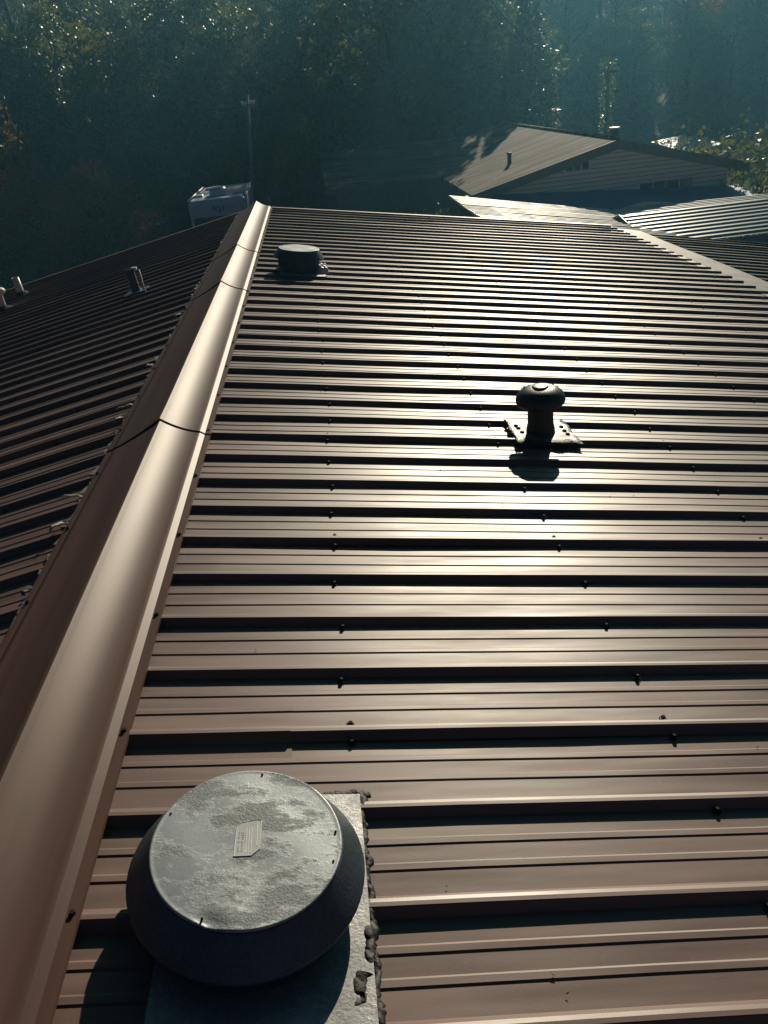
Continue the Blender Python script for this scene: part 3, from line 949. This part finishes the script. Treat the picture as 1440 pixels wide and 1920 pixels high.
# ------------------------------------------------------------------ corrugated canopy and carport in front of that house
M_CORR = mat_basic('white_corrugated_sheet', (.62, .63, .58), .42, var=.18, nscale=2.0, stretch=(.4, 3, 1))
M_CORRB = mat_basic('blue_grey_carport_steel', (.07, .13, .17), .4, .1, var=.12, nscale=2.0)
cn = thing('corrugated_canopy', (6.6, 20.5, GZ), 'low white corrugated canopy roof in front of the neighbour gable', 'canopy')
def corr(mb, x0, x1, y0, y1, zf, pitch, amp, nxs):
    ny_ = int((y1 - y0) / pitch * 6)
    for i in range(nxs + 1):
        x = x0 + (x1 - x0) * i / nxs
        for j in range(ny_ + 1):
            y = y0 + (y1 - y0) * j / ny_
            mb.v.append((x, y, zf(x, y) + amp * math.sin(2 * math.pi * (y - y0) / pitch)))
    for i in range(nxs):
        for j in range(ny_):
            a = i * (ny_ + 1) + j
            mb.f.append((a, a + ny_ + 1, a + ny_ + 2, a + 1)); mb.smooth.append(True)
zA = lambda x, y: -1.62 - (x - 4.4) * .187
y = 16.0; k = 0
while y < 22.9:
    q = MB(); corr(q, 4.4, 8.9, y, min(y + 1.0, 23.0), lambda x, yy: zA(x, yy) + .012 * math.sin(k * 1.7 + x), .25, .034, 6)
    q.build('roof_sheet', M_CORR, cn); y += 1.0; k += 1
for (px, py) in ((4.6, 16.3), (4.6, 19.6), (4.6, 22.7), (8.7, 16.3), (8.7, 22.7)):
    MB().cbox((px - .05, py - .05, GZ - .05), (px + .05, py + .05, zA(px, py) - .06), .006).build('post', M_TRIM, cn)
for yy in (16.3, 19.6, 22.7):
    A, Bv = Vector((4.45, yy, zA(4.45, yy) - .065)), Vector((8.85, yy, zA(8.85, yy) - .065))
    q = MB(); q.tube([A, Bv], .04, 6); q.build('beam', M_TRIM, cn)
# second flat canopy to the right, behind the carport
cn2 = thing('flat_canopy', (11.3, 22, GZ), 'white corrugated strip roof between the carport and the neighbour house', 'canopy')
y = 20.9
while y < 22.9:
    q = MB(); corr(q, 8.95, 14.2, y, min(y + 1.0, 23.0), lambda x, yy: -2.47 - (x - 8.9) * .017, .25, .03, 5)
    q.build('roof_sheet', M_CORR, cn2); y += 1.0
q = MB(); q.add([(9.4, 22.9, -2.47), (10.0, 22.9, -2.38), (10.8, 22.9, -2.48), (9.4, 23.04, -2.47), (10.0, 23.04, -2.38), (10.8, 23.04, -2.48), (10.0, 22.5, -2.42)], [(0, 6, 1), (6, 2, 1), (0, 1, 4, 3), (1, 2, 5, 4), (3, 4, 5)])
q.build('ridge_piece', M_WHITE, cn2)
for (px, py) in ((9.0, 21.2), (14.0, 21.2), (14.0, 22.8), (9.0, 22.8)):
    MB().cbox((px - .05, py - .05, GZ - .05), (px + .05, py + .05, -2.62), .006).build('post', M_TRIM, cn2)
# carport: gable, ridge along x, ribs along x
cpt = thing('steel_carport', (12, 19.8, GZ), 'blue-grey ribbed steel carport roof at the right edge', 'carport')
def carport_side(y0, z0, y1, z1, x0, x1, nr):
    prof = []
    for i in range(nr):
        for (du, h) in ((.0, 0), (.5, 0), (.58, .03), (.92, .03)):
            u = (i + du) / nr; prof.append((y0 + (y1 - y0) * u, z0 + (z1 - z0) * u + h))
    prof.append((y1, z1))
    mb = MB(); c = len(prof)
    for x in (x0, (x0 + x1) / 2, x1):
        for (yy, zz) in prof: mb.v.append((x, yy, zz))
    for i in range(2):
        for j in range(c - 1):
            a = i * c + j; mb.f.append((a, a + c, a + c + 1, a + 1)); mb.smooth.append(False)
    return mb
carport_side(17.9, -2.56, 20.0, -2.2, 8.2, 16.5, 9).build('roof_sheet', M_CORRB, cpt)
carport_side(20.0, -2.2, 21.9, -2.73, 8.2, 16.5, 9).build('roof_sheet', M_CORRB, cpt)
q = MB(); q.add([(8.22, 17.95, -2.60), (8.22, 20.0, -2.22), (8.22, 21.85, -2.76), (8.22, 21.85, -3.1), (8.22, 17.95, -3.1), (8.25, 17.95, -2.60), (8.25, 20.0, -2.22), (8.25, 21.85, -2.76), (8.25, 21.85, -3.1), (8.25, 17.95, -3.1)],
               [(0, 1, 2, 3, 4), (9, 8, 7, 6, 5), (4, 3, 8, 9)]); q.build('gable_panel', M_TRIM, cpt)
q = MB(); q.tube([(8.17, 17.9, -2.56), (8.17, 20.0, -2.18), (8.17, 21.9, -2.71)], .035, 6); q.build('gable_trim', M_CORRB, cpt)
q = MB(); q.box((12.3, 17.95, -3.1), (8.1, .03, 1.0)); q.build('side_panel', M_CORRB, cpt)
for (px, py) in ((8.4, 18.1), (8.4, 21.7), (16.3, 18.1), (16.3, 21.7), (12.3, 18.1)):
    MB().cbox((px - .04, py - .04, GZ - .05), (px + .04, py + .04, -2.72), .006).build('post', M_CORRB, cpt)

# far shed roofs at the right
fs = thing('far_shed', (22.5, 46, GZ), 'low far shed with a bright roof edge right of the neighbour ridge', 'shed')
q = MB(); slab(q, [(20.6, 44.0, -3.45), (22.6, 44.0, -3.26), (22.6, 49, -3.0), (20.6, 49, -3.2)], .1); q.build('roof_slope', M_CORR, fs)
q = MB(); slab(q, [(22.6, 44.0, -3.26), (24.9, 44.0, -3.75), (24.9, 49, -3.5), (22.6, 49, -3.0)], .1); q.build('roof_slope', M_SHING, fs)
q = MB(); q.cbox((20.9, 44.4, GZ - .05), (24.6, 48.6, -3.66), .02); q.build('wall', M_WALL, fs)
for a, bb in (((22.3, 43.97, -3.25), (23.6, 43.97, -3.42)), ((23.9, 43.97, -3.5), (24.9, 43.97, -3.72))):
    q = MB(); q.tube([a, bb], .05, 6); q.build('roof_edge', M_WHITE, fs)

# ------------------------------------------------------------------ camper
M_RV = mat_basic('camper_white', (.58, .68, .78), .4, var=.12, nscale=2)
M_RVD = mat_basic('camper_dark_panel', (.045, .055, .065), .4)
rv = thing('camper', (-3.1, 35.6, GZ), 'white camper with a rooftop air conditioner parked beyond the ridge', 'camper')
RX0, RX1, RY0, RY1, RZ = -4.20, -2.02, 32.9, 38.4, -1.95
q = MB(); q.cbox((RX0, RY0, GZ + .45), (RX1, RY1, RZ), .10); body = q.build('body', M_RV, rv)
q = MB(); q.cbox((RX0 + .12, RY0 - .03, GZ + .9), (RX1 - .12, RY0 + .02, RZ - .62), .01); q.build('rear_lower_panel', M_RVD, rv)
q = MB(); q.cbox((RX0 + .12, RY0 - .025, RZ - .55), (RX1 - .12, RY0 + .02, RZ - .16), .01); q.build('rear_upper_panel', mat_basic('camper_pale_panel', (.48, .56, .66), .4, var=.05), rv)
for i, (x, w_, h_) in enumerate(((-3.22, .10, .05), (-3.20, .14, .04), (-2.98, .035, .2), (-2.88, .09, .035), (-2.86, .03, .16), (-3.08, .10, .03), (-3.06, .08, .05))):
    q = MB(); q.box((x, RY0 - .03, RZ - .30 - .06 * (i % 3)), (w_, .012, h_)); q.build('rear_lettering', M_RVD, rv)
q = MB(); q.cbox((-3.42, 33.9, RZ), (-2.78, 34.9, RZ + .30), .07); ac = q.build('air_conditioner', mat_basic('ac_shroud', (.42, .58, .72), .35, var=.05), rv)
q = MB(); q.box((-2.772, 34.4, RZ + .14), (.012, .5, .14)); q.build('air_conditioner_grille', M_RVD, ac)
for (x, y) in ((-3.9, 34.3), (-2.3, 34.2), (-3.7, 36.9)):
    q = MB(); q.cbox((x - .18, y - .18, RZ), (x + .18, y + .18, RZ + .09), .03); q.build('roof_hatch', M_WHITE, rv)
q = MB(); q.tube([(RX0 + .02, RY0 + .1, RZ + .02), (RX0 + .02, RY1 - .1, RZ + .02)], .035, 6); q.build('roof_rail', M_WHITE, rv)
q = MB(); q.tube([(RX1 - .02, RY0 + .1, RZ + .02), (RX1 - .02, RY1 - .1, RZ + .02)], .035, 6); q.build('roof_rail', M_WHITE, rv)
q = MB()
for s_ in (-.14, .14): q.tube([(RX1 - .35 + s_, RY0 + .12, RZ + .1), (RX1 - .35 + s_, RY0 - .1, RZ + .06), (RX1 - .35 + s_, RY0 - .1, GZ + 1.0)], .016, 6)
for i in range(6): q.tube([(RX1 - .49, RY0 - .1, GZ + 1.1 + i * .27), (RX1 - .21, RY0 - .1, GZ + 1.1 + i * .27)], .014, 6)
q.build('ladder', M_WHITE, rv)
for x in (RX0 + .12, RX1 - .12):
    q = MB(); q.box((x, RY0 - .03, RZ - .62), (.12, .03, .06)); q.build('marker_light', M_WHITE, rv)
for x in (RX0 + .25, RX1 - .25):
    for y in (34.2, 37.2):
        q = MB(); q.lathe([(.12, -.11), (.34, -.11), (.36, -.06), (.36, .06), (.34, .11), (.12, .11)], Matrix.Translation((x, y, GZ + .36)) @ Matrix.Rotation(R(90), 4, 'Y'), 18); wh = q.build('wheel', M_BLACK, rv)

# ------------------------------------------------------------------ utility poles
M_WOOD = mat_basic('weathered_pole_wood', (.28, .26, .24), .85, bump=.5, bscale=30, stretch=(1, 1, .1))
def pole(top, base, label, arm_w, vine=False):
    t = thing('utility_pole', base, label, 'utility pole')
    q = MB(); q.tube([base, Vector(base).lerp(Vector(top), .5), top], [.12, .10, .075], 10); q.build('pole', M_WOOD, t)
    a = Vector(top) - Vector((0, 0, .45))
    q = MB(); q.box(a + Vector((0, -.12, 0)), (arm_w, .10, .12)); ar = q.build('cross_arm', M_WOOD, t)
    for k in (-.45, -.2, .2, .45):
        q = MB(); q.lathe([(.04, 0), (.06, .04), (.045, .08), (.06, .12), (.0005, .16)], Matrix.Translation(a + Vector((k * arm_w, -.12, .06))), 8); q.build('insulator', M_WHITE, ar)
    return t
pole((-1.85, 42.5, 1.5), (-2.55, 42.5, GZ - .05), 'slightly leaning wooden utility pole beyond the camper', .62)
p2 = pole((16.0, 43.5, 1.2), (15.95, 43.5, GZ - .05), 'ivy-covered utility pole behind the neighbour house', .9)

# ------------------------------------------------------------------ trees
def leaf_mesh(name, n, shape, size, seed, mat, droop=0.4):
    """n leaf clumps (bent quads) spread through a crown; shape(rng,n)-> positions and outward vectors"""
    r = np.random.default_rng(seed)
    pos, out = shape(r, n)
    d = out + r.normal(0, .7, (n, 3)); d[:, 2] -= droop
    d /= np.linalg.norm(d, axis=1, keepdims=True)
    ref = r.normal(0, 1, (n, 3))
    sd = np.cross(d, ref); sd /= np.linalg.norm(sd, axis=1, keepdims=True)
    nn = np.cross(d, sd)
    L = size * r.uniform(.6, 1.5, (n, 1)); W = L * r.uniform(.35, .6, (n, 1))
    p0 = pos; p1 = pos + d * L * .5 + sd * W * .5 + nn * L * .08; p2 = pos + d * L - nn * L * .1; p3 = pos + d * L * .5 - sd * W * .5 + nn * L * .08
    v = np.stack([p0, p1, p2, p3], 1).reshape(-1, 3)
    me = bpy.data.meshes.new(name)
    me.vertices.add(len(v)); me.vertices.foreach_set('co', v.astype(np.float32).ravel())
    idx = np.arange(4 * n, dtype=np.int32)
    me.loops.add(4 * n); me.loops.foreach_set('vertex_index', idx)
    me.polygons.add(n); me.polygons.foreach_set('loop_start', np.arange(0, 4 * n, 4, dtype=np.int32))
    me.update(calc_edges=True)
    me.materials.append(mat)
    return me

def shape_broad(h, w, base, nclump):
    def f(r, n):
        c = []
        for _ in range(nclump):
            u = r.uniform(0, 1); z = base + (h - base) * u
            prof = math.sin(math.pi * min(1, .12 + .86 * u) ** .85) ** .7
            a = r.uniform(0, 6.283); rr = w * prof * math.sqrt(r.uniform(.15, 1))
            c.append((rr * math.cos(a), rr * math.sin(a), z, r.uniform(.55, 1.15)))
        c = np.array(c)
        k = r.integers(0, nclump, n)
        off = r.normal(0, 1, (n, 3)); off /= np.linalg.norm(off, axis=1, keepdims=True)
        rad = c[k, 3:4] * r.uniform(.25, 1, (n, 1)) ** .5
        off2 = off * rad; off2[:, 2] *= .75
        pos = c[k, :3] + off2
        return pos, off
    return f

def shape_conifer(h, w, base):
    def f(r, n):
        u = r.uniform(0, 1, n) ** 1.4
        z = base + (h - base) * u
        tier = .75 + .25 * np.sin(z * 7)
        rr = w * (1 - u) ** .8 * tier * r.uniform(.25, 1, n) ** .5
        br = np.floor(r.uniform(0, 9, n)) + np.floor(z * 1.1) * .37
        a = br * 2 * np.pi / 9 + r.normal(0, .16, n)
        pos = np.stack([rr * np.cos(a), rr * np.sin(a), z - rr * .28], 1)
        out = np.stack([np.cos(a), np.sin(a), np.full(n, -.3)], 1)
        return pos, out
    return f

def trunk_mesh(name, h, r0, seed, mat):
    r = random.Random(seed)
    mb = MB()
    pts = [Vector((0, 0, -.3))]
    for i in range(1, 7): pts.append(Vector((r.uniform(-.15, .15) * i * .5, r.uniform(-.15, .15) * i * .5, h * i / 6)))
    mb.tube(pts, [r0 * (1 - .14 * i) for i in range(7)], 7, False)
    for i in range(6):
        a = r.uniform(0, 6.28); p = pts[2 + i % 4]; L = h * r.uniform(.18, .3)
        mb.tube([p, p + Vector((math.cos(a) * L * .5, math.sin(a) * L * .5, L * .35)), p + Vector((math.cos(a) * L, math.sin(a) * L, L * .75))], [r0 * .4, r0 * .25, r0 * .08], 5, False)
    o = mb.build(name, mat); me = o.data
    bpy.data.objects.remove(o)
    return me
M_BARK = mat_basic('bark', (.07, .06, .05), .9, bump=.6, bscale=20)
M_LEAF = mat_leaf('forest_leaves', (.018, .032, .014), (.085, .105, .036))
M_LEAFY = mat_leaf('yellow_green_leaves', (.055, .07, .02), (.095, .10, .03))
M_LEAFR = mat_leaf('maroon_leaves', (.26, .045, .06), (.38, .08, .09), trans=.3)
M_LEAFB = mat_leaf('rusty_leaves', (.11, .05, .025), (.17, .08, .035))
M_NEEDLE = mat_leaf('dark_needles', (.020, .038, .022), (.035, .055, .028), trans=.25)
kinds = [
    (leaf_mesh('crown_a', 9360, shape_broad(11, 3.4, 1.0, 60), .22, 1, M_LEAF), trunk_mesh('trunk_a', 9.5, .24, 1, M_BARK)),
    (leaf_mesh('crown_b', 9360, shape_broad(13, 3.0, 1.5, 64), .20, 2, M_LEAF), trunk_mesh('trunk_b', 11.5, .26, 2, M_BARK)),
    (leaf_mesh('crown_c', 8280, shape_broad(9, 3.6, .6, 50), .23, 3, M_LEAF), trunk_mesh('trunk_c', 7.5, .22, 3, M_BARK)),
    (leaf_mesh('crown_d', 9360, shape_conifer(14, 3.2, .8), .25, 4, M_NEEDLE), trunk_mesh('trunk_d', 13.5, .24, 4, M_BARK)),
]
spec = {
    'y': leaf_mesh('crown_y', 5000, shape_broad(11, 3.2, 1.0, 56), .28, 5, M_LEAFY),
    'r': leaf_mesh('crown_r', 7000, shape_broad(4.4, 3.2, .2, 60), .20, 6, M_LEAFR),
    'b': leaf_mesh('crown_b2', 4600, shape_broad(10, 3.0, 1.0, 50), .28, 7, M_LEAFB),
}
def tree(x, y, crown, trunk, label, group, s=1.0, rz=0.0, cat='tree', name='hillside_tree', zs=1.0):
    t = thing(name, (x, y, hill_z(x, y) - .05), label, cat, group)
    t.rotation_euler.z = rz; t.scale = (s, s, s * zs)
    for nm, me in (('trunk', trunk), ('crown', crown)):
        o = bpy.data.objects.new(nm, me); col.objects.link(o); o.parent = t
    return t
rt_ = random.Random(21)
HL = 'leafy dark green tree at the foot of the hazy wooded hillside'
rows = [(50, 4.2), (56, 4.4), (63, 4.6), (71, 5.0), (80, 5.4), (90, 5.8), (101, 6.2), (114, 6.6)]
for ri, (yy, sp_) in enumerate(rows):
    x = -.34 * yy - 4 + rt_.uniform(0, 3)
    while x < .58 * yy + 6:
        xx = x + rt_.uniform(-1.2, 1.2); y2 = yy + rt_.uniform(-2.2, 2.2)
        s = rt_.uniform(.85, 1.2)
        if yy == 50 and -2 < xx < 4.5: s *= .55
        if yy == 50 and xx >= 4.5: s = rt_.uniform(1.25, 1.45)
        if xx > 11 and yy < 60: x += sp_; continue          # open yard behind the neighbour house
        if xx > 11 and yy < 72: s *= .68
        ki = rt_.choices((0, 1, 2, 3), (3, 3, 3, 1))[0]; kd = kinds[ki]
        HLr = ('dark narrow conifer' if ki == 3 else 'leafy dark green tree') + (' at the foot of the hazy wooded hillside', ' halfway up the hazy wooded hillside', ' high on the hazy wooded hillside')[0 if ri < 3 else 1 if ri < 5 else 2]
        tree(xx, y2, kd[0], kd[1], HLr, 'trees of the hillside wood', s, rt_.uniform(0, 6.28))
        x += sp_ * rt_.uniform(.8, 1.2)
for (tx, ty, ts, tk) in ((5.6, 46.8, 1.3, 0), (9.0, 47.3, 1.3, 1), (11.2, 48.2, .75, 0), (13.3, 48.4, .78, 3), (7.3, 50.5, 1.4, 1),
                         (12.5, 57, .62, 2), (16.0, 58, .6, 0), (19.5, 57, .55, 2), (23.0, 58.5, .58, 0), (26.5, 58, .6, 2), (30.0, 59, .6, 0)):
    tree(tx, ty, kinds[tk][0], kinds[tk][1], HL, 'trees of the hillside wood', ts, tx * 1.3)
tree(-9.6, 40.5, spec['r'], kinds[2][1], 'low spreading maroon-leaved tree beyond the left slope', None, .85, .4, name='maroon_tree', zs=1.0)
tree(-13.2, 43.0, spec['r'], kinds[2][1], 'maroon-leaved tree cut by the left frame edge', None, .9, 2.0, name='maroon_tree', zs=1.0)
tree(-15.8, 47.0, spec['b'], kinds[2][1], 'rusty brown tree at the left frame edge', None, .75, 1.0, name='rusty_tree')
tree(-9.0, 47.5, spec['y'], kinds[0][1], 'yellow-green tree in the upper left of the wood', None, .95, 1.0, name='yellow_green_tree')
tree(33.0, 62.0, spec['y'], kinds[1][1], 'sunlit pale tree in the upper right corner of the wood', None, 1.0, .5, name='sunlit_tree')  # sunlight on this tree is put into its paler leaf colour
tree(28.0, 61.0, spec['b'], kinds[1][1], 'rusty sunlit tree left of the pale corner tree', None, .85, .9, name='rusty_tree')

def shape_ivy(r, n):
    z = r.uniform(0, 1, n) ** .8 * 6.0
    a = r.uniform(0, 6.283, n); rr = .12 + r.uniform(0, .22, n) * (.6 + .8 * (z / 6.0) ** 3 + .3 * np.sin(z * 3))
    return np.stack([rr * np.cos(a), rr * np.sin(a), z], 1), np.stack([np.cos(a), np.sin(a), np.zeros(n)], 1)
io = bpy.data.objects.new('ivy', leaf_mesh('ivy', 1500, shape_ivy, .13, 61, mat_leaf('ivy_leaves', (.05, .07, .03), (.11, .12, .05), rough=.32))); col.objects.link(io); io.parent = p2
def bush(x, y, z, s, seed, mat, label, group=None):
    r_ = random.Random(seed)
    me = leaf_mesh('crown', 1800, shape_broad(1.5, .75, .1, 22), .11, seed, mat)
    t = thing('bush', (x, y, z), label, 'bush', group); t.scale = (s, s, s)
    o = bpy.data.objects.new('crown', me); col.objects.link(o); o.parent = t
    st = MB()
    for k in range(5):
        a = k * 1.26; st.tube([(0, 0, 0), (.2 * math.cos(a), .2 * math.sin(a), .5), (.45 * math.cos(a), .45 * math.sin(a), 1.1)], [.025, .018, .006], 5, False)
    so = st.build('stems', M_BARK); so.parent = t
bush(15.55, 25.6, GZ, 1.95, 41, M_LEAFY, 'sunlit leafy bush at the right end of the neighbour gable')
bush(16.6, 24.6, GZ, 1.6, 42, M_LEAF, 'darker bush at the right frame edge beside the neighbour house')
bush(14.9, 30.5, GZ, 1.75, 43, M_LEAFY, 'pale bush showing over the right slope of the neighbour roof')
bush(4.6, 27.0, GZ, 1.1, 44, M_LEAF, 'small bush under the left end of the corrugated canopy')

# undergrowth on the hillside
def shape_under(r, n):
    x = r.uniform(-40, 70, n); y = r.uniform(46, 118, n)
    z = np.array([hill_z(a, c) for a, c in zip(x, y)]) + r.uniform(0, 1.6, n) ** 1.5
    return np.stack([x, y, z], 1), np.stack([r.normal(0, 1, n), r.normal(0, 1, n), np.full(n, 1.2)], 1)
uo = bpy.data.objects.new('undergrowth', leaf_mesh('undergrowth', 26000, shape_under, .42, 50, M_LEAF, -.2)); col.objects.link(uo)
tag(uo, 'leafy undergrowth covering the wooded slope', 'undergrowth', kind='stuff')
def shape_grass(r, n):
    x = r.uniform(-22, 3, n); y = r.uniform(11.5, 46, n)
    z = np.full(n, GZ)
    return np.stack([x, y, z], 1), np.stack([r.normal(0, .5, n), r.normal(0, .5, n), np.full(n, 1.6)], 1)
go = bpy.data.objects.new('lawn_grass', leaf_mesh('lawn_grass', 24000, shape_grass, .16, 51, mat_leaf('grass_blades', (.04, .06, .02), (.09, .09, .04)), -.3)); col.objects.link(go)
tag(go, 'rough grass on the yard left of the metal roof', 'grass', kind='stuff')

# ------------------------------------------------------------------ haze
hz = MB(); hz.cbox((-172, -122, GZ - 1.0), (192, 152, 40.0), .5)
mh = bpy.data.materials.new('haze_air'); mh.use_nodes = True
nt = mh.node_tree
for n_ in list(nt.nodes):
    if n_.type == 'BSDF_PRINCIPLED': nt.nodes.remove(n_)
pv = nt.nodes.new('ShaderNodeVolumePrincipled')
pv.inputs['Color'].default_value = (.24, .68, .95, 1)
pv.inputs['Density'].default_value = 0.0017
pv.inputs['Anisotropy'].default_value = 0.6
nt.links.new(pv.outputs['Volume'], nt.nodes['Material Output'].inputs['Volume'])
ho_ = hz.build('haze', mh)
tag(ho_, kind='stuff')
